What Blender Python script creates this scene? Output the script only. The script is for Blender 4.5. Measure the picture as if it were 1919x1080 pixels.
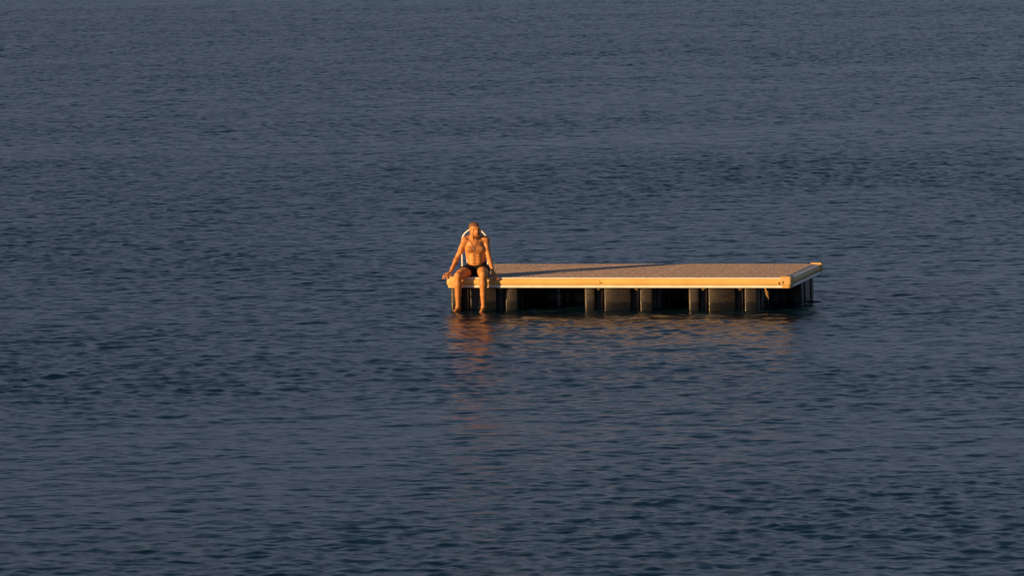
import bpy, math, random
import numpy as np
from mathutils import Matrix, Vector

random.seed(4)
rng = np.random.default_rng(11)
scene = bpy.context.scene
for o in list(bpy.data.objects):
    bpy.data.objects.remove(o)

# ------------------------------------------------------------------ camera, sky, sun, exposure
CAM_H, PITCH, ROLL, F_PX = 7.0624, 0.085, -0.0204, 8500.0
cam_d = bpy.data.cameras.new("camera")
cam = bpy.data.objects.new("camera", cam_d)
scene.collection.objects.link(cam)
cam_d.sensor_width = 36.0
cam_d.lens = F_PX / 1919.0 * 36.0
cam_d.clip_start = 0.5
cam_d.clip_end = 20000.0
fwd = Vector((0, math.cos(PITCH), -math.sin(PITCH)))
up0 = Vector((0, math.sin(PITCH), math.cos(PITCH)))
rt0 = Vector((1, 0, 0))
rt = math.cos(ROLL) * rt0 + math.sin(ROLL) * up0
up = math.cos(ROLL) * up0 - math.sin(ROLL) * rt0
cam.matrix_world = Matrix(((rt.x, up.x, -fwd.x, 0), (rt.y, up.y, -fwd.y, 0), (rt.z, up.z, -fwd.z, CAM_H), (0, 0, 0, 1)))
scene.camera = cam

# the platform's own frame: u along its front edge, v back across it, z up from the water
TH = 0.2464
ORG = Vector((-1.1425, 78.5105, 0.0))
U = Vector((math.cos(TH), -math.sin(TH), 0))
V = Vector((math.sin(TH), math.cos(TH), 0))

SUN_EL = math.radians(8.5)
SUN_AZ_UV = math.radians(41.0)
to_sun_h = -(math.cos(SUN_AZ_UV) * U + math.sin(SUN_AZ_UV) * V)
to_sun = Vector((to_sun_h.x * math.cos(SUN_EL), to_sun_h.y * math.cos(SUN_EL), math.sin(SUN_EL)))

world = bpy.data.worlds.new("World")
scene.world = world
world.use_nodes = True
wn, wl = world.node_tree.nodes, world.node_tree.links
wn.clear()
w_out = wn.new("ShaderNodeOutputWorld")
w_bg = wn.new("ShaderNodeBackground")
w_sky = wn.new("ShaderNodeTexSky")
w_sky.sky_type = 'NISHITA'
w_sky.sun_disc = False
w_sky.sun_elevation = SUN_EL
w_sky.sun_rotation = math.atan2(to_sun.x, to_sun.y)
w_sky.altitude = 0
w_sky.air_density = 1.0
w_sky.dust_density = 0.3
w_sky.ozone_density = 2.0
w_bg.inputs['Strength'].default_value = 0.114
# dusk air: mauve grey haze low over the sea, clear blue above, the same all round the compass
w_tc = wn.new("ShaderNodeTexCoord")
w_sep = wn.new("ShaderNodeSeparateXYZ")
w_ramp = wn.new("ShaderNodeValToRGB")
w_mul = wn.new("ShaderNodeMix")
w_mul.data_type = 'RGBA'; w_mul.blend_type = 'MULTIPLY'
w_mul.inputs[0].default_value = 1.0
stops = [(0.0, (.29, .41, 1.0)), (.07, (.335, .320, .55)), (.10, (.42, .360, .515)), (.16, (.56, .440, .52)),
         (.24, (.71, .538, .555)), (.34, (.62, .520, .545)), (.50, (.45, .510, .59)), (1.0, (.40, .505, .65))]
els = w_ramp.color_ramp.elements
while len(els) < len(stops):
    els.new(0.5)
for e, (p, c) in zip(els, stops):
    e.position = p
for e, (p, c) in zip(els, stops):
    e.position = p; e.color = (*c, 1)
wl.new(w_tc.outputs['Generated'], w_sep.inputs[0])
wl.new(w_sep.outputs['Z'], w_ramp.inputs['Fac'])
wl.new(w_sky.outputs[0], w_mul.inputs[6])
wl.new(w_ramp.outputs['Color'], w_mul.inputs[7])
wl.new(w_mul.outputs[2], w_bg.inputs['Color'])
wl.new(w_bg.outputs[0], w_out.inputs['Surface'])

sun_d = bpy.data.lights.new("sun", 'SUN')
sun = bpy.data.objects.new("sun", sun_d)
scene.collection.objects.link(sun)
sun_d.energy = 5.0
sun_d.angle = math.radians(0.5)
sun_d.color = (1.0, 0.58, 0.24)
sun.rotation_euler = to_sun.to_track_quat('Z', 'Y').to_euler()
sun.location = (-30, 30, 30)

scene.view_settings.view_transform = 'Standard'
scene.view_settings.look = 'None'
scene.view_settings.gamma = 1.0
scene.view_settings.use_curve_mapping = False
scene.view_settings.exposure = 0.55

# ------------------------------------------------------------------ helpers
def link(name, me, mats=(), parent=None, loc=None, rot=None, smooth=False):
    for m in (mats if isinstance(mats, (list, tuple)) else [mats]):
        me.materials.append(m)
    if smooth:
        me.polygons.foreach_set("use_smooth", np.ones(len(me.polygons), bool))
    o = bpy.data.objects.new(name, me)
    scene.collection.objects.link(o)
    if parent is not None:
        o.parent = parent
    if loc is not None:
        o.location = loc
    if rot is not None:
        o.rotation_euler = rot
    return o


def tag(o, label=None, cat=None, group=None, kind=None):
    if label: o['label'] = label
    if cat: o['category'] = cat
    if group: o['group'] = group
    if kind: o['kind'] = kind
    return o


class MB:
    """collects shapes into one mesh"""
    def __init__(s):
        s.v, s.f = [], []

    def add(s, vs, fs):
        b = len(s.v)
        s.v += [tuple(p) for p in vs]
        s.f += [tuple(i + b for i in f) for f in fs]

    def loft(s, rings, caps=True, closed=True):
        n = len(rings[0])
        vs = [p for r in rings for p in r]
        fs = []
        for i in range(len(rings) - 1):
            for j in range(n if closed else n - 1):
                a, b = i * n + j, i * n + (j + 1) % n
                fs.append((a, b, b + n, a + n))
        if caps:
            fs.append(tuple(reversed(range(n))))
            fs.append(tuple(range((len(rings) - 1) * n, len(rings) * n)))
        s.add(vs, fs)

    def box(s, a, b, bev=0.0):
        (x0, y0, z0), (x1, y1, z1) = a, b
        def ring(z, d):
            e = min(bev, (x1 - x0) / 3, (y1 - y0) / 3)
            X0, X1, Y0, Y1 = x0 + d, x1 - d, y0 + d, y1 - d
            if bev <= 0:
                return [(X0, Y0, z), (X1, Y0, z), (X1, Y1, z), (X0, Y1, z)]
            return [(X0 + e, Y0, z), (X1 - e, Y0, z), (X1, Y0 + e, z), (X1, Y1 - e, z),
                    (X1 - e, Y1, z), (X0 + e, Y1, z), (X0, Y1 - e, z), (X0, Y0 + e, z)]
        if bev > 0:
            s.loft([ring(z0, bev), ring(z0 + bev, 0), ring(z1 - bev, 0), ring(z1, bev)])
        else:
            s.loft([ring(z0, 0), ring(z1, 0)])

    def tube(s, pts, r, n=10, caps=True):
        pts = [Vector(p) for p in pts]
        rs = r if isinstance(r, (list, tuple)) else [r] * len(pts)
        ref = Vector((0.31, 0.87, 0.39)).normalized()
        rings = []
        for i, p in enumerate(pts):
            d = (pts[min(i + 1, len(pts) - 1)] - pts[max(i - 1, 0)]).normalized()
            a = d.cross(ref).normalized()
            b = d.cross(a).normalized()
            ref = b if abs(d.dot(b)) < .9 else ref
            ref = (-a).cross(d) if False else Vector((0.31, 0.87, 0.39)).normalized()
            rings.append([p + rs[i] * (math.cos(t) * a + math.sin(t) * b) for t in [2 * math.pi * k / n for k in range(n)]])
        s.loft(rings, caps)

    def mesh(s, name):
        me = bpy.data.meshes.new(name)
        me.from_pydata(s.v, [], s.f)
        me.update()
        import bmesh
        bm = bmesh.new(); bm.from_mesh(me)
        bmesh.ops.recalc_face_normals(bm, faces=bm.faces)
        bm.to_mesh(me); bm.free()
        return me

    def build(s, name, mat, parent=None, smooth=False, angle=None, **k):
        me = s.mesh(name)
        o = link(name, me, mat, parent, smooth=smooth, **k)
        if smooth and angle:
            me.set_sharp_from_angle(angle=math.radians(angle))
        return o


def material(name, col, rough=.5, var=.0, scale=6.0, col2=None, bump=0.0, bscale=40.0, spec=.5, metallic=0.0, detail=6.0):
    m = bpy.data.materials.new(name)
    m.use_nodes = True
    n, l = m.node_tree.nodes, m.node_tree.links
    b = n['Principled BSDF']
    b.inputs['Roughness'].default_value = rough
    b.inputs['Specular IOR Level'].default_value = spec
    b.inputs['Metallic'].default_value = metallic
    tc = n.new("ShaderNodeTexCoord")
    no = n.new("ShaderNodeTexNoise")
    no.inputs['Scale'].default_value = scale
    no.inputs['Detail'].default_value = detail
    l.new(tc.outputs['Object'], no.inputs['Vector'])
    ra = n.new("ShaderNodeValToRGB")
    c2 = col2 or tuple(c * (1 - var) for c in col)
    ra.color_ramp.elements[0].position = .34
    ra.color_ramp.elements[1].position = .66
    ra.color_ramp.elements[0].color = (*c2, 1)
    ra.color_ramp.elements[1].color = (*col, 1)
    l.new(no.outputs['Fac'], ra.inputs['Fac'])
    l.new(ra.outputs['Color'], b.inputs['Base Color'])
    if bump:
        n2 = n.new("ShaderNodeTexNoise")
        n2.inputs['Scale'].default_value = bscale
        n2.inputs['Detail'].default_value = 4
        l.new(tc.outputs['Object'], n2.inputs['Vector'])
        bp = n.new("ShaderNodeBump")
        bp.inputs['Strength'].default_value = bump
        bp.inputs['Distance'].default_value = 0.01
        l.new(n2.outputs['Fac'], bp.inputs['Height'])
        l.new(bp.outputs['Normal'], b.inputs['Normal'])
    m['ramp'] = ra.name
    return m


M_DECK = material("deck_plastic", (.54, .415, .31), .6, scale=1.0, col2=(.31, .24, .18), bump=.4, bscale=120, detail=3.0)
def stretch(m, sc):
    """stretch a material's mottling along the platform's axes"""
    n, l = m.node_tree.nodes, m.node_tree.links
    mp = n.new("ShaderNodeMapping"); mp.inputs['Scale'].default_value = sc
    tex = [x for x in n if x.type == 'TEX_NOISE'][0]
    src = tex.inputs['Vector'].links[0].from_socket
    l.new(src, mp.inputs[0]); l.new(mp.outputs[0], tex.inputs['Vector'])
M_GRIME = material("deck_grime", (.24, .20, .17), .75, scale=26, col2=(.12, .10, .085), bump=.4, bscale=90)
stretch(M_DECK, (13, 4.2, 1))
M_BORDER = material("deck_border", (.36, .33, .31), .45, var=.2, scale=4)
M_BUMP = material("bumper_vinyl", (.73, .50, .16), .42, scale=2.2, col2=(.63, .42, .13), bump=.08, bscale=60, spec=.25)
M_CAP = material("cap_plastic", (.66, .44, .15), .48, scale=9, col2=(.56, .36, .12), bump=.15, bscale=70)
M_RAIL = material("cream_rail", (.80, .74, .62), .38, scale=5, col2=(.70, .62, .48), bump=.05, spec=.3)
M_DARK = material("black_slot", (.012, .011, .010), .7)
M_RUST = material("rust", (.22, .07, .015), .85, scale=60, col2=(.1, .03, .01))
M_FRAME = material("dark_timber", (.03, .026, .022), .8, scale=14, col2=(.015, .013, .012), bump=.4)
M_WHITE = material("white_tube", (.80, .79, .76), .3, scale=12, col2=(.7, .68, .64))
M_CHAIN = material("galvanised", (.55, .56, .58), .45, scale=30, col2=(.3, .3, .3), metallic=.3)
M_ROPE = material("rope_fibre", (.5, .3, .1), .9, scale=90, col2=(.25, .14, .05), bump=.6, bscale=200)
M_CLIP = material("clip_metal", (.3, .22, .13), .5, scale=40, col2=(.1, .07, .04), metallic=.4)
M_TRUNK = material("black_swimwear", (.008, .008, .009), .75, scale=20, col2=(.012, .012, .013), bump=.3, bscale=90, spec=.15)
M_HAIR = material("cropped_hair", (.30, .145, .066), .75, scale=120, col2=(.13, .062, .030), bump=.6, bscale=400, spec=.2)
M_CORD = material("leather_cord", (.02, .012, .008), .7)
M_SILVER = material("silver", (.85, .83, .8), .22, metallic=1.0)
M_EYE = material("eye", (.06, .05, .045), .15)


def float_material():
    m = material("black_polyethylene", (.015, .0118, .009), .36, scale=5, col2=(.007, .0055, .0045), bump=.2, bscale=35, spec=.3)
    n, l = m.node_tree.nodes, m.node_tree.links
    b = n['Principled BSDF']
    ra = n[m['ramp']]
    geo = n.new("ShaderNodeNewGeometry")
    sep = n.new("ShaderNodeSeparateXYZ")
    l.new(geo.outputs['Position'], sep.inputs[0])
    no = n.new("ShaderNodeTexNoise"); no.inputs['Scale'].default_value = 7; no.inputs['Detail'].default_value = 5
    l.new(geo.outputs['Position'], no.inputs['Vector'])
    ad = n.new("ShaderNodeMath"); ad.operation = 'MULTIPLY_ADD'
    ad.inputs[1].default_value = .10; l.new(no.outputs['Fac'], ad.inputs[0]); l.new(sep.outputs['Z'], ad.inputs[2])
    mr = n.new("ShaderNodeMapRange"); mr.interpolation_type = 'SMOOTHSTEP'
    mr.inputs['From Min'].default_value = .17; mr.inputs['From Max'].default_value = .23
    l.new(ad.outputs[0], mr.inputs['Value'])           # 0 wet weedy band, 1 dry scuffed plastic
    mx = n.new("ShaderNodeMix"); mx.data_type = 'RGBA'
    mx.inputs[6].default_value = (.0035, .004, .003, 1)
    l.new(mr.outputs[0], mx.inputs[0]); l.new(ra.outputs['Color'], mx.inputs[7])
    # pale salt scuffs on the dry part
    sc = n.new("ShaderNodeTexNoise"); sc.inputs['Scale'].default_value = 22; sc.inputs['Detail'].default_value = 8; sc.inputs['Roughness'].default_value = .7
    mp = n.new("ShaderNodeMapping"); mp.inputs['Scale'].default_value = (.5, .5, 1.8)
    l.new(geo.outputs['Position'], mp.inputs[0]); l.new(mp.outputs[0], sc.inputs['Vector'])
    sr = n.new("ShaderNodeMapRange"); sr.inputs['From Min'].default_value = .52; sr.inputs['From Max'].default_value = .75; sr.inputs['To Max'].default_value = .7
    l.new(sc.outputs['Fac'], sr.inputs['Value'])
    mu = n.new("ShaderNodeMath"); mu.operation = 'MULTIPLY'
    l.new(sr.outputs[0], mu.inputs[0]); l.new(mr.outputs[0], mu.inputs[1])
    m2 = n.new("ShaderNodeMix"); m2.data_type = 'RGBA'
    m2.inputs[7].default_value = (.075, .058, .040, 1)
    l.new(mu.outputs[0], m2.inputs[0]); l.new(mx.outputs[2], m2.inputs[6])
    l.new(m2.outputs[2], b.inputs['Base Color'])
    r2 = n.new("ShaderNodeMapRange"); r2.inputs['To Min'].default_value = .30; r2.inputs['To Max'].default_value = .44
    l.new(mr.outputs[0], r2.inputs['Value']); l.new(r2.outputs[0], b.inputs['Roughness'])
    return m


M_FLOAT = float_material()

# ------------------------------------------------------------------ the sea
def wave_tile(T, N, lam_p, lam_min, wind, spread, seed):
    """periodic T x T metre patch of a random wind-wave spectrum: height and sideways pull, unit rms slope"""
    g = np.random.default_rng(seed)
    k1 = 2 * np.pi * np.fft.fftfreq(N, T / N)
    KX, KY = np.meshgrid(k1, k1, indexing='ij')
    K = np.hypot(KX, KY); K[0, 0] = 1e-6
    kp = 2 * np.pi / lam_p
    S = K ** -3.7 * np.exp(-1.25 * (kp / K) ** 2) * np.exp(-(K * lam_min / (2 * np.pi)) ** 4)
    c = (KX * wind[0] + KY * wind[1]) / K
    S *= (1 - spread) * c ** 2 + spread
    S[0, 0] = 0
    A = np.sqrt(S) * (g.normal(size=K.shape) + 1j * g.normal(size=K.shape))
    h = np.fft.ifft2(A).real
    dx = np.fft.ifft2(1j * KX / K * A).real
    dy = np.fft.ifft2(1j * KY / K * A).real
    sl = np.sqrt((np.fft.ifft2(1j * KX * A).real ** 2 + np.fft.ifft2(1j * KY * A).real ** 2).mean())
    return np.stack([dx, dy, h], -1) / sl


def sample(tile, T, x, y):
    N = tile.shape[0]
    fx = (x / T * N) % N; fy = (y / T * N) % N
    i = np.floor(fx).astype(int) % N; j = np.floor(fy).astype(int) % N
    a = (fx - np.floor(fx))[..., None]; b = (fy - np.floor(fy))[..., None]
    i2 = (i + 1) % N; j2 = (j + 1) % N
    return (tile[i, j] * (1 - a) + tile[i2, j] * a) * (1 - b) + (tile[i, j2] * (1 - a) + tile[i2, j2] * a) * b


SLOPE_SMALL, SLOPE_MID, SLOPE_LONG, CHOP = .126, .098, .034, 1.15

def sstep(a, b, x):
    t = np.clip((x - a) / (b - a), 0, 1)
    return t * t * (3 - 2 * t)


def build_sea():
    fine = np.arange(-.150, .1501, .0010)
    side = [.150]; st = .0016
    while side[-1] < math.pi:
        side.append(side[-1] + st); st *= 1.16
    side = np.array(side[1:]); side[-1] = math.pi - .0001
    ang = np.concatenate([-side[::-1], fine, side])
    r = [2.0]
    while r[-1] < 9000:
        d = r[-1]
        if d < 34: q = .03
        elif d < 130: q = .00105
        elif d < 330: q = .0019
        elif d < 460: q = .005
        else: q = .05
        r.append(d * (1 + q))
    r = np.array(r)
    A, R = np.meshgrid(ang, r)
    X = R * np.sin(A); Y = R * np.cos(A)
    t1 = wave_tile(29.0, 1024, 0.40, .11, (.25, .97), .30, 1)
    t2 = wave_tile(41.3, 512, 0.58, .18, (-.12, .99), .16, 2)
    t3 = wave_tile(97.0, 512, 1.9, .5, (.1, .99), .10, 3)
    c, s = math.cos(.5), math.sin(.5)
    gust = sample(wave_tile(160.0, 256, 34.0, 8.0, (.2, .98), .5, 7), 160.0, X, Y)[..., 2]
    gust = np.clip(gust / max(gust.std(), 1e-6), -2, 2)
    g = (1.0 + .24 * gust)[..., None] * (.92 + 1.0 * sstep(55, 260, R))[..., None]
    w1 = sample(t1, 29.0, X * c - Y * s, X * s + Y * c)
    w1 = np.stack([w1[..., 0] * c + w1[..., 1] * s, -w1[..., 0] * s + w1[..., 1] * c, w1[..., 2]], -1)
    near = (.74 + .26 * sstep(46, 80, R))[..., None]                 # calmer water inshore
    D = SLOPE_SMALL * g * w1 + near * (SLOPE_MID * g * sample(t2, 41.3, X, Y) + SLOPE_LONG * sample(t3, 97.0, X, Y))
    keep = (1 - sstep(.155, .24, np.abs(A))) * sstep(30, 36, R) * (1 - sstep(340, 440, R))
    D *= keep[..., None]
    Z = D[..., 2]; X = X + CHOP * D[..., 0]; Y = Y + CHOP * D[..., 1]
    # lapping round the tubs and the man's ankles
    px_, py_ = X - ORG.x, Y - ORG.y
    du, dv = px_ * U.x + py_ * U.y, px_ * V.x + py_ * V.y
    d = np.hypot(np.maximum(np.maximum(.03 - du, du - 5.95), 0), np.maximum(np.maximum(.12 - dv, dv - 2.93), 0))
    Z = Z + .006 * np.sin(2 * np.pi * d / .34 + 2.2 * np.sin(du * 2.3)) * np.exp(-d / .55) * (d > 0)
    for au, av in ((.225, -.11), (.69, -.13)):
        d = np.hypot(du - au, dv - av)
        Z = Z + .007 * np.sin(2 * np.pi * d / .26) * np.exp(-d / .35)
    nr, na = X.shape
    co = np.stack([X, Y, Z], -1).reshape(-1, 3).astype(np.float32)
    idx = np.arange(nr * na).reshape(nr, na)
    q = np.stack([idx[:-1, :-1], idx[:-1, 1:], idx[1:, 1:], idx[1:, :-1]], -1).reshape(-1, 4)[:, ::-1]
    me = bpy.data.meshes.new("sea")
    me.vertices.add(len(co)); me.vertices.foreach_set("co", co.ravel())
    me.loops.add(q.size); me.loops.foreach_set("vertex_index", q.astype(np.int32).ravel())
    me.polygons.add(len(q)); me.polygons.foreach_set("loop_start", np.arange(0, q.size, 4, dtype=np.int32))
    me.update(calc_edges=True)

    m = bpy.data.materials.new("sea_water"); m.use_nodes = True
    n, l = m.node_tree.nodes, m.node_tree.links
    b = n['Principled BSDF']
    b.inputs['Base Color'].default_value = (.003, .018, .030, 1)
    b.inputs['Roughness'].default_value = .21
    b.inputs['IOR'].default_value = 1.333
    tc = n.new("ShaderNodeTexCoord")
    # finest ripples, too small for the mesh: slopes tilted by noise, rougher further out where the breeze reaches the water
    sep = n.new("ShaderNodeSeparateXYZ"); l.new(tc.outputs['Object'], sep.inputs[0])
    far = n.new("ShaderNodeMapRange"); far.interpolation_type = 'SMOOTHSTEP'
    for k_, v_ in (('From Min', 45), ('From Max', 260), ('To Min', 1.0), ('To Max', 3.2)): far.inputs[k_].default_value = v_
    l.new(sep.outputs['Y'], far.inputs['Value'])
    geo = n.new("ShaderNodeNewGeometry")
    def ripple(scale, detail, amp):
        no = n.new("ShaderNodeTexNoise"); no.inputs['Scale'].default_value = scale; no.inputs['Detail'].default_value = detail
        rm = n.new("ShaderNodeMapping"); rm.inputs['Scale'].default_value = (.5, 1.3, 1); rm.inputs['Rotation'].default_value = (0, 0, .05)
        l.new(tc.outputs['Object'], rm.inputs[0]); l.new(rm.outputs[0], no.inputs['Vector'])
        sub = n.new("ShaderNodeVectorMath"); sub.operation = 'SUBTRACT'; sub.inputs[1].default_value = (.5, .5, .5)
        l.new(no.outputs['Color'], sub.inputs[0])
        mul = n.new("ShaderNodeVectorMath"); mul.operation = 'MULTIPLY'; mul.inputs[1].default_value = (amp, amp, 0)
        l.new(sub.outputs[0], mul.inputs[0])
        return mul.outputs[0]
    r1, r2 = ripple(7.0, 2, .64), ripple(2.2, 2, .36)
    ad = n.new("ShaderNodeVectorMath"); l.new(r1, ad.inputs[0]); l.new(r2, ad.inputs[1])
    # slicks: long bands where the ripples lie down
    smp = n.new("ShaderNodeMapping"); smp.inputs['Scale'].default_value = (.035, .11, 1); smp.inputs['Rotation'].default_value = (0, 0, .12)
    l.new(tc.outputs['Object'], smp.inputs[0])
    sno = n.new("ShaderNodeTexNoise"); sno.inputs['Scale'].default_value = 1.0; sno.inputs['Detail'].default_value = 4; sno.inputs['Distortion'].default_value = .6
    l.new(smp.outputs[0], sno.inputs['Vector'])
    smr = n.new("ShaderNodeMapRange"); smr.interpolation_type = 'SMOOTHSTEP'
    for k_, v_ in (('From Min', .36), ('From Max', .60), ('To Min', .62), ('To Max', 1.18)): smr.inputs[k_].default_value = v_
    l.new(sno.outputs['Fac'], smr.inputs['Value'])
    fm = n.new("ShaderNodeMath"); fm.operation = 'MULTIPLY'; l.new(far.outputs[0], fm.inputs[0]); l.new(smr.outputs[0], fm.inputs[1])
    scl = n.new("ShaderNodeVectorMath"); scl.operation = 'SCALE'
    l.new(ad.outputs[0], scl.inputs[0]); l.new(fm.outputs[0], scl.inputs['Scale'])
    ad2 = n.new("ShaderNodeVectorMath"); l.new(geo.outputs['Normal'], ad2.inputs[0]); l.new(scl.outputs[0], ad2.inputs[1])
    nm = n.new("ShaderNodeVectorMath"); nm.operation = 'NORMALIZE'; l.new(ad2.outputs[0], nm.inputs[0])
    l.new(nm.outputs[0], b.inputs['Normal'])
    o = link("sea", me, m, smooth=True)
    tag(o, "dark blue rippled sea filling the whole view", kind='structure')
    return o


build_sea()

# ------------------------------------------------------------------ the swim platform
L, W = 6.1, 3.05
ROT = (0, 0, -TH)
plat = bpy.data.objects.new("swim_platform", None)
scene.collection.objects.link(plat)
plat.location = ORG; plat.rotation_euler = ROT
tag(plat, "tan edged swim platform floating on black tubs in the sea", "swim platform")

DZ = .572                                   # deck surface
INS = .105                                  # width of the edge profile
# deck panels, each with its own moulded tread
px0, px1 = INS + .06, L - INS - .06
NP = 5
pw = (px1 - px0) / NP
def tread_mesh(w, d):
    st = (w - .048) / 18
    xs = np.arange(.024, w - .020, st); ys = np.arange(.03, d - .03, st)
    XX, YY = np.meshgrid(xs, ys, indexing='ij')
    off = (np.arange(len(xs)) % 2 * st / 2)[:, None]
    YY = YY + off
    cx, cy = XX.ravel(), np.minimum(YY.ravel(), d - .03)
    h = .010; a, c = .021, .010
    tmpl = np.array([(-a, -a, 0), (a, -a, 0), (a, a, 0), (-a, a, 0), (-c, -c, h), (c, -c, h), (c, c, h), (-c, c, h)])
    v = (tmpl[None] + np.stack([cx, cy, np.zeros_like(cx)], -1)[:, None]).reshape(-1, 3)
    f0 = np.array([(4, 5, 6, 7), (0, 1, 5, 4), (1, 2, 6, 5), (2, 3, 7, 6), (3, 0, 4, 7)])
    f = (f0[None] + 8 * np.arange(len(cx))[:, None, None]).reshape(-1, 4)
    me = bpy.data.meshes.new("tread"); me.from_pydata(v.tolist(), [], f.tolist()); me.update()
    me.materials.append(M_DECK)
    return me
dy0, dy1 = INS + .05, W - INS - .05
panel = MB(); panel.box((.0015, 0, -.03), (pw - .0015, dy1 - dy0, 0), .0015)
panel_me = panel.mesh("deck_panel"); panel_me.materials.append(M_GRIME)
tread_me = tread_mesh(pw, dy1 - dy0)
for i in range(NP):
    o = bpy.data.objects.new("deck_panel", panel_me); scene.collection.objects.link(o)
    o.parent = plat; o.location = (px0 + i * pw, dy0, DZ)
    t = bpy.data.objects.new("tread", tread_me); scene.collection.objects.link(t)
    t.parent = o; t.location = (0, 0, .0005); t['kind'] = 'stuff'

# smooth border strips round the deck
for a, b in (((INS, INS - .03, DZ - .03), (L - INS, dy0 - .004, DZ + .002)), ((INS, dy1 + .004, DZ - .03), (L - INS, W - INS + .03, DZ + .002)),
             ((INS - .03, dy0, DZ - .03), (px0 - .004, dy1, DZ + .002)), ((px1 + .004, dy0, DZ - .03), (L - INS + .03, dy1, DZ + .002))):
    s = MB(); s.box(a, b, .004); s.build("deck_border", M_BORDER, plat)

# edge: top trim, bumper and lower rail, swept along the four sides between the corner caps
def edge(name, prof, mat, side, t0, t1, seg=1, smooth=True):
    """prof: (out, z), out measured inward from the outer face"""
    rings = []
    for i in range(seg + 1):
        t = t0 + (t1 - t0) * i / seg
        ring = []
        for d, z in prof:
            p = {'front': (t, d, z), 'back': (t, W - d, z), 'left': (d, t, z), 'right': (L - d, t, z)}[side]
            ring.append(p)
        rings.append(ring)
    m = MB(); m.loft(rings)
    return m.build(name, mat, plat, smooth=smooth, angle=35)

def arc(cx, cz, rx, rz, a0, a1, n):
    return [(cx - rx * math.cos(math.radians(a0 + (a1 - a0) * i / n)), cz + rz * math.sin(math.radians(a0 + (a1 - a0) * i / n))) for i in range(n + 1)]

bump_prof = arc(.040, .502, .026, .052, -88, 88, 12) + [(.10, .552), (.10, .452)]
trim_prof = [(.020, .5545), (.020, .570), (.026, .577), (.098, .577), (.098, .5545)]
trim_low = [(d, min(z, .569)) for d, z in trim_prof]
rail_prof = [(.020, .400), (.016, .405), (.016, .438), (.022, .447), (.098, .447), (.098, .400)]
CAPW = .19
JOINT = 2.735
for side, LEN in (('front', L), ('back', L), ('left', W), ('right', W)):
    cuts = [CAPW - .01, JOINT - .004] if side in ('front', 'back') else None
    if cuts:
        edge("bumper", bump_prof, M_BUMP, side, CAPW - .01, JOINT - .003)
        edge("bumper", bump_prof, M_BUMP, side, JOINT + .003, LEN - CAPW + .01)
    else:
        edge("bumper", bump_prof, M_BUMP, side, CAPW - .01, LEN - CAPW + .01)
    edge("top_trim", trim_prof if side == "front" else trim_low, M_RAIL, side, CAPW - .01, LEN - CAPW + .01)
    edge("lower_rail", rail_prof, M_RAIL, side, CAPW - .01, LEN - CAPW + .01)
# joint screw and stain
s = MB(); s.tube([(JOINT + .022, .018, .487), (JOINT + .022, .007, .487)], .010, 10); s.build("screw", M_DARK, plat)
s = MB(); s.tube([(5.872, .030, .49), (5.872, .011, .49)], .016, 9); s.build("rust_bolt", M_RUST, plat)
s = MB(); s.box((5.868, .009, .445), (5.884, .018, .476), .003); s.build("rust_bolt", M_RUST, plat)
# corner caps
def cap_mesh():
    S = .20
    def ring(z, d, r=.055):
        lo, hi = d, S - min(d, .006)
        pts = []
        for i in range(7):
            a = math.pi + (math.pi / 2) * i / 6
            pts.append((lo + r + r * math.cos(a), lo + r + r * math.sin(a), z))
        pts += [(hi, lo, z), (hi, hi, z), (lo, hi, z)]
        return pts
    m = MB()
    m.loft([ring(.396, .024), ring(.398, .020), ring(.446, .016), ring(.449, .004), ring(.47, .0), ring(.575, .0), ring(.590, .006), ring(.600, .022)])
    return m
for cx, cy, sx, sy in ((0, 0, 1, 1), (L, 0, -1, 1), (0, W, 1, -1), (L, W, -1, -1)):
    m = cap_mesh()
    if (cx, cy) == (0, W):                                  # the far cap beside the ladder sits flush with the deck
        m.v = [(x * .62, y, min(z, .579)) for x, y, z in m.v]
    m.v = [(cx + sx * x, cy + sy * y, z) for x, y, z in m.v]
    c = m.build("corner_cap", M_CAP, plat, smooth=True, angle=40)
    s = MB()
    s.box((cx + sx * .155 - .008, cy + sy * -.001 - .004, .465), (cx + sx * .155 + .008, cy + sy * .004 + .004, .52), .003)
    s.build("slot", M_DARK, c)
    s = MB()
    s.box((cx + sx * .0 - .004, cy + sy * .155 - .008, .465), (cx + sx * .0 + .004, cy + sy * .155 + .008, .52), .003)
    s.build("slot", M_DARK, c)

# frame under the deck
s = MB()
s.box((.10, .10, .41), (L - .10, W - .10, .53))
s.build("deck_frame", M_FRAME, plat)

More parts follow.
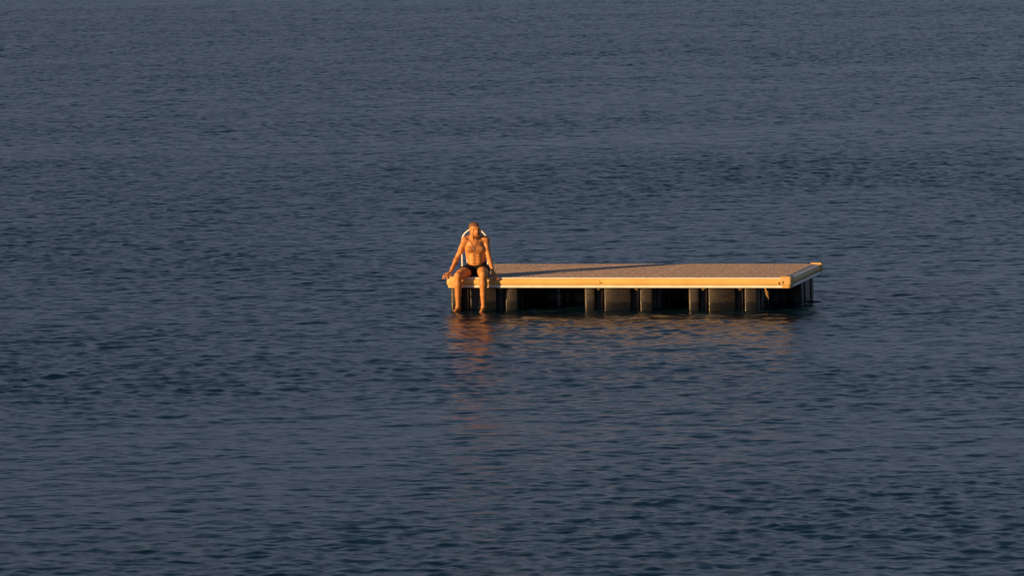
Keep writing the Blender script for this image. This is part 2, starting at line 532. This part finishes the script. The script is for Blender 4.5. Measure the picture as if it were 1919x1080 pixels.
# float tubs with two moulded grooves on every face
def side_profile(w):
    """(along, inward) outline of one face of a tub, w long, with rounded corner at its start"""
    p = [(.030, .003), (.045, 0), (.15, 0)]
    def groove(s):
        q = [(s - .012, .000), (s, .006), (s + .004, .020), (s + .006, .105), (s + .100, .115)]
        q += [(s + .106, .075)]
        q += [(s + .121 - .015 * math.cos(a), .060 - .030 * math.sin(a)) for a in [math.radians(t) for t in (10, 35, 60, 90, 120, 150)]]
        q += [(s + .140, .058), (s + .158, .060)]
        q += [(s + .185 - .027 * math.cos(a), .030 - .030 * math.sin(a)) for a in [math.radians(t) for t in (5, 25, 45, 65, 90)]]
        return q
    p += groove(.195)
    p += [(.50, 0)]
    p += groove(.195 + .632)
    p += [(w - .045, 0), (w - .030, .003), (w - .016, .010), (w - .006, .022)]
    return [(.006, .022), (.016, .010)] + p
def tub(u0, v0, w=1.225, d=1.2):
    fr = side_profile(w)
    prof = []
    prof += [(u0 + a, v0 + i) for a, i in fr]
    prof += [(u0 + w - i, v0 + a * d / w) for a, i in fr]
    prof += [(u0 + w - a, v0 + d - i) for a, i in fr]
    prof += [(u0 + i, v0 + d - a * d / w) for a, i in fr]
    m = MB()
    cxm, cym = u0 + w / 2, v0 + d / 2
    rings = []
    for z, k in ((-.25, .97), (-.22, 1.0), (.0, 1.0), (.385, 1.0), (.408, .985)):
        rings.append([(cxm + (x - cxm) * k, cym + (y - cym) * k, z) for x, y in prof])
    m.loft(rings)
    return m.build("float", M_FLOAT, plat, smooth=True, angle=50)
for u0, v0 in ((.035, .12), (2.425, .12), (4.258, .12), (.85, 1.73), (2.78, 1.73), (4.72, 1.73)):
    tub(u0, v0)
# clips that hold the tubs
for u in (.92, 2.66, 3.33, 4.50, 5.14):
    s = MB(); s.box((u, .085, .372), (u + .075, .15, .399), .005); s.box((u + .02, .078, .352), (u + .05, .11, .374), .004)
    s.build("bracket", M_CLIP, plat)

# boarding ladder on the left short side
lad = bpy.data.objects.new("ladder", None); scene.collection.objects.link(lad); lad.parent = plat
def hoop(v, x0, x1, zt, zb0, zb1):
    r = (x1 - x0) / 2
    pts = [(x0, v, zb0), (x0, v, zb0 + .3), (x0, v, zt - r - .15), (x0, v, zt - r - .04)]
    pts += [((x0 + x1) / 2 - r * math.cos(math.pi * i / 16), v, zt - r + r * math.sin(math.pi * i / 16)) for i in range(17)]
    pts += [(x1, v, zt - r - .04), (x1, v, zt - r - .2), (x1, v, zb1)]
    return pts
s = MB(); s.tube(hoop(1.45, -.082, .385, 1.318, -.6, DZ), .016, 12); s.build("rail", M_WHITE, lad, smooth=True)
s = MB(); s.tube([(-.09, 1.86, -.6), (-.09, 1.86, 0), (-.09, 1.86, .55), (-.098, 1.86, .70), (-.122, 1.86, .95), (-.118, 1.86, 1.02), (-.08, 1.86, 1.06)], .012, 10); s.build("rail", M_WHITE, lad, smooth=True)
for z in (-.25, .03, .31):
    s = MB(); s.tube([(-.083, 1.45, z), (-.083, 1.86, z)], .014, 10); s.build("rung", M_WHITE, lad, smooth=True)
for v in (1.45,):
    s = MB(); s.tube([(.385, v, DZ), (.385, v, DZ + .012)], .04, 14); s.build("foot_plate", M_WHITE, lad)

# ------------------------------------------------------------------ mooring chain and rope end
chain = bpy.data.objects.new("mooring_chain", None); scene.collection.objects.link(chain)
cu, cv = 1.775, .95
chain.location = ORG + U * cu + V * cv; chain.rotation_euler = ROT
tag(chain, "pale mooring chain hanging straight into the water under the platform", "chain")
def link_mesh():
    m = MB(); n = 14
    pts = [(.016 * math.cos(a), 0, .026 * math.sin(a) + (.012 if math.sin(a) > 0 else -.012)) for a in [2 * math.pi * i / n for i in range(n)]]
    rings = []
    for i, p in enumerate(pts):
        a = 2 * math.pi * i / n
        nd = Vector((math.cos(a), 0, math.sin(a)))
        rings.append([Vector(p) + .0065 * (math.cos(t) * nd + math.sin(t) * Vector((0, 1, 0))) for t in [2 * math.pi * k / 6 for k in range(6)]])
    rings.append(rings[0])
    m.loft(rings, caps=False)
    me = m.mesh("link"); me.materials.append(M_CHAIN)
    me.polygons.foreach_set("use_smooth", np.ones(len(me.polygons), bool))
    return me
lm = link_mesh()
z = .40; i = 0
while z > -.2:
    o = bpy.data.objects.new("link", lm); scene.collection.objects.link(o); o.parent = chain
    o.location = (.02 * (.4 - z), 0, z); o.rotation_euler = (0, 0, math.pi / 2 * (i % 2) + .3)
    z -= .060; i += 1

rope = MB()
for k in range(5):
    x, y = 5.60 + .012 * (k % 3), .10 + .01 * (k % 2)
    pts = [(x, y, .405)]
    for j in range(1, 8):
        pts.append((x + .008 * j + .012 * math.sin(j * 1.3 + k * 1.7), y + .01 * math.sin(j * 1.1 + k), .405 - .022 * j - .002 * k * j))
    rope.tube(pts, [.007] * 5 + [.006, .005, .003], 7)
ro = rope.build("rope_end", M_ROPE, None, smooth=True, loc=ORG, rot=ROT)
tag(ro, "frayed tan rope end dangling below the right front corner of the platform", "rope")
s = MB()

# ------------------------------------------------------------------ the man
class Field:
    """signed distance grid; shapes are blended into it one after the other"""
    def __init__(s, lo, hi, h):
        s.lo, s.h = np.array(lo, float), h
        s.n = np.ceil((np.array(hi) - s.lo) / h).astype(int) + 1
        s.D = np.full(tuple(s.n), .25, np.float32)

    def block(s, lo, hi):
        a = np.clip(np.floor((lo - s.lo) / s.h).astype(int), 0, s.n)
        b = np.clip(np.ceil((hi - s.lo) / s.h).astype(int) + 1, 0, s.n)
        sl = tuple(slice(i, j) for i, j in zip(a, b))
        g = [(s.lo[k] + s.h * np.arange(a[k], b[k])).astype(np.float32) for k in range(3)]
        return sl, np.meshgrid(*g, indexing='ij')

    def blend(s, sl, d, k, op):
        c = s.D[sl]
        if op == 'add':
            if k <= 0: s.D[sl] = np.minimum(c, d); return
            h = np.clip(.5 + .5 * (c - d) / k, 0, 1)
            s.D[sl] = c + (d - c) * h - k * h * (1 - h)
        else:
            k = max(k, 1e-4)
            h = np.clip(.5 - .5 * (c + d) / k, 0, 1)
            s.D[sl] = c + (-d - c) * h + k * h * (1 - h)

    def cone(s, a, b, ra, rb, k=.02, op='add'):
        a, b = np.array(a, float), np.array(b, float)
        m = max(ra, rb) + k + .04
        sl, (x, y, z) = s.block(np.minimum(a, b) - m, np.maximum(a, b) + m)
        ba = b - a
        t = np.clip(((x - a[0]) * ba[0] + (y - a[1]) * ba[1] + (z - a[2]) * ba[2]) / max(ba @ ba, 1e-9), 0, 1)
        d = np.sqrt((x - a[0] - t * ba[0]) ** 2 + (y - a[1] - t * ba[1]) ** 2 + (z - a[2] - t * ba[2]) ** 2) - (ra + (rb - ra) * t)
        s.blend(sl, d, k, op)

    def chain(s, pts, rs, k=.02, op='add'):
        for i in range(len(pts) - 1):
            s.cone(pts[i], pts[i + 1], rs[i], rs[i + 1], k, op)

    def ell(s, c, r, R=None, k=.02, op='add'):
        c, r = np.array(c, float), np.array(r, float)
        m = r.max() + k + .04
        sl, (x, y, z) = s.block(c - m, c + m)
        p = np.stack([x - c[0], y - c[1], z - c[2]], -1)
        if R is not None:
            p = p @ np.array(R, np.float32)
        q = np.sqrt(((p / r) ** 2).sum(-1)); q2 = np.sqrt(((p / r ** 2) ** 2).sum(-1))
        d = np.where(q2 > 1e-6, q * (q - 1) / np.maximum(q2, 1e-6), -r.min())
        s.blend(sl, d.astype(np.float32), k, op)


def surface(D, lo, h, iters=2):
    """surface nets: one vertex per crossed cell, one quad per crossed grid edge"""
    n = np.array(D.shape)
    ins = D < 0
    c = np.zeros(tuple(n - 1), np.int8)
    for i in (0, 1):
        for j in (0, 1):
            for k in (0, 1):
                c += ins[i:n[0] - 1 + i, j:n[1] - 1 + j, k:n[2] - 1 + k]
    act = (c > 0) & (c < 8)
    ids = -np.ones(act.shape, np.int64)
    cells = np.argwhere(act)
    ids[act] = np.arange(len(cells))
    acc = np.zeros((len(cells), 3)); cnt = np.zeros(len(cells))
    corners = [(i, j, k) for i in (0, 1) for j in (0, 1) for k in (0, 1)]
    val = {q: D[cells[:, 0] + q[0], cells[:, 1] + q[1], cells[:, 2] + q[2]] for q in corners}
    for q in corners:
        for ax in range(3):
            if q[ax] == 0:
                q2 = list(q); q2[ax] = 1; q2 = tuple(q2)
                a, b = val[q], val[q2]
                x = (a < 0) != (b < 0)
                t = a[x] / (a[x] - b[x])
                p = np.tile(np.array(q, float), (x.sum(), 1)); p[:, ax] = t
                acc[x] += p; cnt[x] += 1
    vs = lo + h * (cells + acc / cnt[:, None])
    faces = []
    for ax in range(3):
        o = [a for a in range(3) if a != ax]
        s0 = [slice(None)] * 3; s1 = [slice(None)] * 3
        s0[ax] = slice(0, -1); s1[ax] = slice(1, None)
        A, B = ins[tuple(s0)], ins[tuple(s1)]
        e = np.argwhere(A != B)
        e = e[(e[:, o[0]] > 0) & (e[:, o[1]] > 0) & (e[:, o[0]] < n[o[0]] - 1) & (e[:, o[1]] < n[o[1]] - 1)]
        flip = A[e[:, 0], e[:, 1], e[:, 2]]
        q = []
        for da, db in ((1, 1), (0, 1), (0, 0), (1, 0)):
            f = e.copy(); f[:, o[0]] -= da; f[:, o[1]] -= db
            q.append(ids[f[:, 0], f[:, 1], f[:, 2]])
        q = np.stack(q, -1)
        if ax == 1: flip = ~flip
        q[~flip] = q[~flip][:, ::-1]
        faces.append(q)
    faces = np.concatenate(faces)
    # light smoothing
    ed = np.concatenate([faces[:, [0, 1]], faces[:, [1, 2]], faces[:, [2, 3]], faces[:, [3, 0]]])
    for lam in [.5, -.52] * iters:
        sm = np.zeros_like(vs); ct = np.zeros(len(vs))
        for a, b in ((0, 1), (1, 0)):
            for k in range(3):
                sm[:, k] += np.bincount(ed[:, a], vs[ed[:, b], k], len(vs))
            ct += np.bincount(ed[:, a], minlength=len(vs))
        vs = vs + lam * (sm / ct[:, None] - vs)
    return vs, faces


def mesh_np(name, vs, fs):
    me = bpy.data.meshes.new(name)
    me.from_pydata(vs.tolist(), [], fs.tolist()); me.update()
    return me


TW = TH
def tp(x, y, z):
    """torso point turned a little towards his left"""
    k = TW * min(1.0, max(0.0, (z - .68) / .15))
    dx, dy = x - .47, y - .30
    return (.47 + dx * math.cos(k) - dy * math.sin(k), .30 + dx * math.sin(k) + dy * math.cos(k), z)
RT = np.array([[math.cos(TW), -math.sin(TW), 0], [math.sin(TW), math.cos(TW), 0], [0, 0, 1]])
H = .0058
fb = Field((-.13, -.40, -.16), (1.06, .47, 1.57), H)
# --- pelvis, belly, chest
fb.ell((.475, .335, .685), (.190, .125, .108), k=.03)
fb.ell(tp(.480, .305, .80), (.164, .122, .10), RT, k=.05)
fb.ell(tp(.475, .295, .92), (.161, .122, .13), RT, k=.06)
fb.ell(tp(.462, .29, 1.06), (.172, .128, .125), RT, k=.05)
fb.ell(tp(.457, .295, 1.165), (.172, .100, .086), RT, k=.05)
for sg in (-1, 1):
    fb.ell(tp(.462 + sg * .078, .200, 1.055), (.083, .043, .060), RT, k=.018)      # pectorals
    fb.ell(tp(.466 + sg * .135, .30, 1.0), (.045, .075, .12), RT, k=.04)            # lats
    for zz in (.945, .885, .83):
        fb.ell(tp(.470 + sg * .042, .182 + (.945 - zz) * .03, zz), (.036, .013, .026), RT, k=.018)   # abdominals
    fb.cone(tp(.46 + sg * .025, .325, 1.275), tp(.46 + sg * .165, .305, 1.225), .046, .050, .035)      # trapezius
    fb.cone(tp(.46 + sg * .02, .215, 1.178), tp(.46 + sg * .15, .235, 1.205), .012, .013, .02)      # collarbone
fb.ell(tp(.477, .158, .797), (.008, .014, .007), k=.008, op='sub')              # navel
fb.cone(tp(.468, .150, .97), tp(.474, .156, .80), .004, .004, .012, op='sub')     # midline
# --- legs
hipL, kneeL, ankL = (.352, .31, .684), (.250, -.118, .618), (.230, -.085, .066)
hipR, kneeR, ankR = (.600, .31, .684), (.700, -.135, .640), (.690, -.105, .066)
def lerp(a, b, t): return tuple(a[i] + (b[i] - a[i]) * t for i in range(3))
for hip, knee, ank, sg in ((hipL, kneeL, ankL, -1), (hipR, kneeR, ankR, 1)):
    m1, m2 = lerp(hip, knee, .4), lerp(hip, knee, .78)
    m1 = (m1[0], m1[1], m1[2] + .004)
    fb.chain([hip, m1, m2, knee], [.108, .100, .084, .066], .03)
    fb.ell((m1[0], m1[1] + .05, .632), (.085, .13, .056), k=.03)              # thigh pressed on the deck
    fb.ell((knee[0], knee[1] - .020, knee[2] + .004), (.052, .038, .050), k=.02)
    c1, c2 = lerp(knee, ank, .28), lerp(knee, ank, .62)
    fb.chain([knee, c1, c2, ank], [.062, .067, .051, .038], .025)
    fb.ell((c1[0] + sg * .006, c1[1] + .016, c1[2] - .01), (.067, .046, .12), k=.02)   # calf
    fb.cone((knee[0], knee[1] - .03, knee[2] - .05), (ank[0], ank[1] - .018, ank[2] + .05), .018, .014, .03)   # shin
    fb.ell((ank[0] - .032, ank[1], ank[2] + .005), (.012, .016, .016), k=.012)
    fb.ell((ank[0] + .032, ank[1], ank[2] + .012), (.012, .016, .016), k=.012)
    heel = (ank[0], ank[1] + .035, ank[2] - .050)
    ball = (ank[0] - .035 + (.02 if sg > 0 else 0), ank[1] - .135, ank[2] - .090)
    fb.cone(ank, heel, .034, .032, .02)
    fb.cone(heel, ball, .032, .030, .02)
    fb.cone(ank, ball, .034, .026, .03)
    d = Vector((ball[0] - ank[0], ball[1] - ank[1], 0)).normalized(); p = Vector((-d.y, d.x, 0))
    for t, (o_, ln, r_) in enumerate(((-.030 * sg, .050, .013), (-.012 * sg, .052, .0095), (.003 * sg, .047, .009), (.017 * sg, .042, .0085), (.030 * sg, .034, .008))):
        a = Vector(ball) + p * o_ * -1
        fb.cone(tuple(a), tuple(a + d * ln + Vector((0, 0, -.012))), r_ + .002, r_, .006)
# --- neck and head, turned to the platform's far end
nb = (.466, .295, 1.205)
hc = Vector((.486, .222, 1.406))
fa = math.radians(64)
fx = math.sin(fa) * math.cos(TH) + math.cos(fa) * math.sin(TH)
fy = math.sin(fa) * math.sin(TH) - math.cos(fa) * math.cos(TH)
F = Vector((fx, fy, -.06)).normalized()                 # where the face points
S_ = F.cross(Vector((0, 0, 1))).normalized()            # his right
S_ = -S_ if False else S_
T_ = S_.cross(F).normalized()
RH = np.array([list(S_), list(F), list(T_)]).T          # columns: side, front, up
def hp(s, f, t): return tuple(hc + S_ * s + F * f + T_ * t)
fb.chain([nb, tuple(hc - F * .035 - T_ * .07)], [.066, .060], .03)
fb.cone((.44, .225, 1.185), hp(.060, -.02, -.055), .014, .014, .03)           # neck cords
fb.cone((.49, .225, 1.185), hp(-.060, -.02, -.055), .014, .014, .03)
fb.ell(hp(0, -.022, .030), (.076, .096, .086), RH, k=.02)                     # cranium
fb.ell(hp(0, .030, -.035), (.062, .062, .088), RH, k=.03)                     # face
fb.ell(hp(0, .045, -.098), (.040, .040, .030), RH, k=.025)                    # jaw
fb.ell(hp(0, .078, -.112), (.020, .016, .017), RH, k=.014)                    # chin
fb.cone(hp(.045, -.005, -.075), hp(.012, .075, -.112), .018, .015, .02)
fb.cone(hp(-.045, -.005, -.075), hp(-.012, .075, -.112), .018, .015, .02)
fb.cone(hp(.030, .074, .022), hp(-.030, .074, .022), .011, .011, .016)        # brow
fb.cone(hp(0, .084, .012), hp(0, .106, -.034), .009, .012, .008)              # nose
for sg in (-1, 1):
    fb.ell(hp(sg * .013, .094, -.040), (.009, .011, .008), RH, k=.006)
    fb.ell(hp(sg * .032, .092, .002), (.016, .016, .011), RH, k=.012, op='sub')   # eye sockets
    fb.ell(hp(sg * .045, .062, -.028), (.020, .022, .016), RH, k=.015)        # cheekbones
    fb.ell(hp(sg * .074, -.012, -.008), (.006, .017, .027), RH, k=.008)       # ears
    fb.ell(hp(sg * .081, -.006, -.008), (.004, .009, .016), RH, k=.006, op='sub')
fb.ell(hp(.030, .052, -.072), (.026, .034, .034), RH, k=.03)
fb.ell(hp(-.030, .052, -.072), (.026, .034, .034), RH, k=.03)
fb.ell(hp(0, .084, -.067), (.026, .012, .009), RH, k=.008)      # lips
fb.ell(hp(0, .083, -.081), (.022, .012, .009), RH, k=.008)
fb.cone(hp(.020, .098, -.074), hp(-.020, .098, -.074), .003, .003, .005, op='sub')
noarms = fb.D.copy()
# --- arms, propped on the edge
shL, elL, wrL = tp(.285, .290, 1.198), (.150, .275, .925), (.052, .105, .658)
shR, elR, wrR = tp(.645, .290, 1.198), (.708, .265, .925), (.822, .100, .662)
for sh, el, wr, sg in ((shL, elL, wrL, -1), (shR, elR, wrR, 1)):
    fb.ell((sh[0] + sg * .010, sh[1], sh[2] + .002), (.062, .066, .070), k=.035)          # deltoid
    fb.chain([sh, lerp(sh, el, .5), el], [.054, .049, .040], .025)
    mid = lerp(sh, el, .52)
    fb.ell((mid[0], mid[1] - .018, mid[2]), (.036, .036, .085), k=.02)                     # biceps
    fb.ell((mid[0], mid[1] + .020, mid[2] + .01), (.038, .034, .095), k=.02)               # triceps
    f1 = lerp(el, wr, .25)
    fb.chain([el, f1, lerp(el, wr, .7), wr], [.040, .045, .032, .025], .02)
def hand(wr, kn, jt, tip, thumb):
    """kn, jt, tip: four points each for knuckles, middle joints and finger tips"""
    for q, r_ in zip(kn, (.0125, .0130, .0125, .0115)):
        fb.cone(wr, q, .022, r_, .012)
    pc = np.mean(np.array(kn), 0) * .55 + np.array(wr) * .45
    fb.ell(tuple(pc), (.034, .036, .018), k=.012)
    for a, b, c, r_ in zip(kn, jt, tip, (.0095, .0098, .0095, .0085)):
        fb.cone(a, b, r_ + .001, r_, .003)
        fb.cone(b, c, r_, r_ - .0015, .003)
    fb.cone(wr, thumb[0], .018, .0125, .012)
    fb.cone(thumb[0], thumb[1], .0125, .0105, .004)
    fb.cone(thumb[1], thumb[2], .0105, .009, .003)
hand(wrL,
     [(.034, .020, .628), (.010, .014, .632), (-.014, .018, .631), (-.034, .032, .626)],
     [(.024, -.020, .610), (-.004, -.026, .614), (-.032, -.018, .612), (-.050, .006, .608)],
     [(.016, -.026, .563), (-.014, -.034, .556), (-.044, -.026, .556), (-.060, -.006, .560)],
     [(.070, .060, .632), (.080, .020, .618), (.074, -.012, .605)])
hand(wrR,
     [(.838, .020, .625), (.864, .014, .628), (.888, .020, .626), (.908, .034, .620)],
     [(.850, -.026, .600), (.880, -.028, .603), (.908, -.022, .602), (.932, -.006, .598)],
     [(.864, -.030, .545), (.898, -.032, .535), (.930, -.028, .538), (.958, -.016, .552)],
     [(.806, .050, .632), (.808, .010, .614), (.816, -.018, .596)])

vs, fs = surface(fb.D, fb.lo, fb.h, 2)
body_me = mesh_np("person", vs, fs)
BASE = np.array([.47, .30, DZ])

# colour of skin: flushed chest, body hair, brows, lips, stubble (a property of the skin, stored per vertex)
nz = rng.normal(size=len(vs))
hair = np.zeros(len(vs)); red = np.zeros(len(vs)); lip = np.zeros(len(vs))
front = vs[:, 1] < .30
ch = np.exp(-(((vs[:, 0] - .462) / .10) ** 2 + ((vs[:, 2] - 1.045) / .075) ** 2)) * front * (vs[:, 1] > .12)
hair += .75 * ch
hair += .5 * np.exp(-(((vs[:, 0] - .470) / .018) ** 2)) * front * (vs[:, 2] > .74) * (vs[:, 2] < 1.0)
leg = (vs[:, 2] < .58) & (vs[:, 1] < .0)
hair += .28 * leg
fore = ((vs[:, 0] < .2) | (vs[:, 0] > .74)) & (vs[:, 2] > .64) & (vs[:, 2] < .92)
hair += .15 * fore
rel = vs - np.array(hc)
ps, pf, pt = rel @ np.array(S_), rel @ np.array(F), rel @ np.array(T_)
headz = vs[:, 2] > 1.27
stub = np.exp(-((pt + .095) / .040) ** 2) * (pf > .015) * headz
hair += .5 * stub * (pf > .03) + .5 * np.exp(-((pt + .060) / .012) ** 2) * (pf > .06) * headz
brow = np.exp(-((pt - .022) / .007) ** 2) * (pf > .06) * (np.abs(ps) > .010) * (np.abs(ps) < .048) * headz
hair += .8 * brow
lip += np.exp(-((pt + .074) / .010) ** 2) * (np.abs(ps) < .024) * (pf > .085) * headz
for sg in (-1, 1):
    lip += .9 * np.exp(-(((vs[:, 0] - .458 - sg * .095) / .014) ** 2 + ((vs[:, 2] - 1.035) / .012) ** 2)) * front
red += .6 * np.exp(-((vs[:, 2] - 1.15) / .12) ** 2) + .5 * headz
ca = body_me.color_attributes.new("skin_marks", 'FLOAT_COLOR', 'POINT')
cols = np.ones((len(vs), 4), np.float32)
cols[:, 0] = np.clip(hair, 0, 1); cols[:, 1] = np.clip(red, 0, 1); cols[:, 2] = np.clip(lip, 0, 1)
ca.data.foreach_set("color", cols.ravel())
body_me.vertices.foreach_set("co", (vs - BASE).astype(np.float32).ravel())
body_me.update()

def skin_material():
    m = bpy.data.materials.new("skin"); m.use_nodes = True
    n, l = m.node_tree.nodes, m.node_tree.links
    b = n['Principled BSDF']
    b.inputs['Roughness'].default_value = .45
    b.inputs['Specular IOR Level'].default_value = .35
    at = n.new("ShaderNodeAttribute"); at.attribute_name = "skin_marks"
    sp = n.new("ShaderNodeSeparateColor"); l.new(at.outputs['Color'], sp.inputs[0])
    tc = n.new("ShaderNodeTexCoord")
    n1 = n.new("ShaderNodeTexNoise"); n1.inputs['Scale'].default_value = 14; n1.inputs['Detail'].default_value = 5
    n2 = n.new("ShaderNodeTexNoise"); n2.inputs['Scale'].default_value = 95; n2.inputs['Detail'].default_value = 4; n2.inputs['Roughness'].default_value = .7
    l.new(tc.outputs['Object'], n1.inputs['Vector']); l.new(tc.outputs['Object'], n2.inputs['Vector'])
    def mix(f, a, c):
        x = n.new("ShaderNodeMix"); x.data_type = 'RGBA'
        for s_, v_ in ((0, f), (6, a), (7, c)):
            if isinstance(v_, tuple): x.inputs[s_].default_value = (*v_, 1)
            else: l.new(v_, x.inputs[s_])
        return x.outputs[2]
    base = mix(n1.outputs['Fac'], (.64, .295, .085), (.51, .212, .058))
    base = mix(sp.outputs[1], base, (.47, .20, .075))
    base = mix(sp.outputs[2], base, (.22, .075, .05))
    mr = n.new("ShaderNodeMapRange"); mr.inputs['From Min'].default_value = .36; mr.inputs['From Max'].default_value = .58
    l.new(n2.outputs['Fac'], mr.inputs['Value'])
    mu = n.new("ShaderNodeMath"); mu.operation = 'MULTIPLY'
    l.new(mr.outputs[0], mu.inputs[0]); l.new(sp.outputs[0], mu.inputs[1])
    base = mix(mu.outputs[0], base, (.085, .035, .018))
    l.new(base, b.inputs['Base Color'])
    bp = n.new("ShaderNodeBump"); bp.inputs['Strength'].default_value = .12; bp.inputs['Distance'].default_value = .006
    l.new(n2.outputs['Fac'], bp.inputs['Height']); l.new(bp.outputs['Normal'], b.inputs['Normal'])
    return m

ploc = ORG + U * BASE[0] + V * BASE[1] + Vector((0, 0, BASE[2]))
person = link("person", body_me, skin_material(), loc=ploc, rot=ROT, smooth=True)
tag(person, "tanned man in black swim trunks sitting on the platform edge with feet in the water", "person")

def region(D, lo, mask_fn, off, name, mat, iters=1):
    n = D.shape
    g = np.meshgrid(*[(lo[k] + H * np.arange(n[k])).astype(np.float32) for k in range(3)], indexing='ij')
    R = np.maximum(D - off, mask_fn(*g)).astype(np.float32)
    v, f = surface(R, lo, H, iters)
    me = mesh_np(name, v - BASE, f)
    return link(name, me, mat, person, smooth=True)

def trunks_mask(x, y, z):
    waist = (z - .772) - .9 * np.abs(x - .473) ** 1.6 * .9 - .25 * np.clip(y - .2, 0, 1)
    out = waist
    for hip, knee, sg in ((hipL, kneeL, -1), (hipR, kneeR, 1)):
        d = np.array(knee) - np.array(hip); ln = np.linalg.norm(d); d = d / ln
        t = (x - hip[0]) * d[0] + (y - hip[1]) * d[1] + (z - hip[2]) * d[2]
        lat = (x - hip[0]) * sg
        h = t - .190 - .35 * np.clip(lat, -.12, .12) - .5 * np.clip(z - .68, -.1, .1)
        side = (x - .473) * sg > 0
        out = np.maximum(out, np.where(side, h, -1))
    return out
sl0 = (slice(None), slice(None), slice(int((.52 - fb.lo[2]) / H), int((.90 - fb.lo[2]) / H)))
region(noarms[sl0], fb.lo + np.array([0, 0, H * sl0[2].start]), trunks_mask, .0065, "swim_trunks", M_TRUNK)

def hair_mask(x, y, z):
    rx, ry, rz = x - hc.x, y - hc.y, z - hc.z
    s_ = rx * S_.x + ry * S_.y + rz * S_.z
    f_ = rx * F.x + ry * F.y + rz * F.z
    t_ = rx * T_.x + ry * T_.y + rz * T_.z
    line = .052 + .65 * np.clip(f_ + .030, -.09, .0) + .5 * np.clip(f_ - .02, 0, .1)
    return np.maximum(line - t_, np.maximum(f_ - .066, -.045 - t_))
sl1 = (slice(None), slice(None), slice(int((1.30 - fb.lo[2]) / H), None))
region(noarms[sl1], fb.lo + np.array([0, 0, H * sl1[2].start]), hair_mask, .0035, "hair", M_HAIR)

for sg in (-1, 1):
    c = Vector(hp(sg * .031, .070, .001)) - Vector(BASE)
    m = MB(); rings = []
    for i in range(1, 7):
        a = math.pi * i / 7
        rings.append([c + .0115 * Vector((math.sin(a) * math.cos(t), math.sin(a) * math.sin(t), math.cos(a))) for t in [2 * math.pi * k / 10 for k in range(10)]])
    m.loft(rings)
    m.build("eye", M_EYE, person, smooth=True)

# necklace: cord laid on the chest, silver pendant
def on_front(x, z):
    i = int(round((x - fb.lo[0]) / H)); k = int(round((z - fb.lo[2]) / H))
    col = noarms[i, :, k]
    j = int(np.argmax(col < 0))
    return fb.lo[1] + H * j
pts = []
for t in np.linspace(-1, 1, 25):
    z = 1.085 + .135 * abs(t) ** 1.15
    x = .474 + .078 * t * (1.0 if t < 0 else .85)
    pts.append(Vector((x, on_front(x, z) - .004, z)) - Vector(BASE))
m = MB(); m.tube(pts, .0032, 7); nk = m.build("necklace", M_CORD, person, smooth=True)
x, z = .474, 1.078
y = on_front(x, z) - .007
m = MB(); m.box(tuple(np.array((x - .008, y - .004, z - .014)) - BASE), tuple(np.array((x + .008, y + .003, z + .010)) - BASE), .003)
m.build("pendant", M_SILVER, nk)
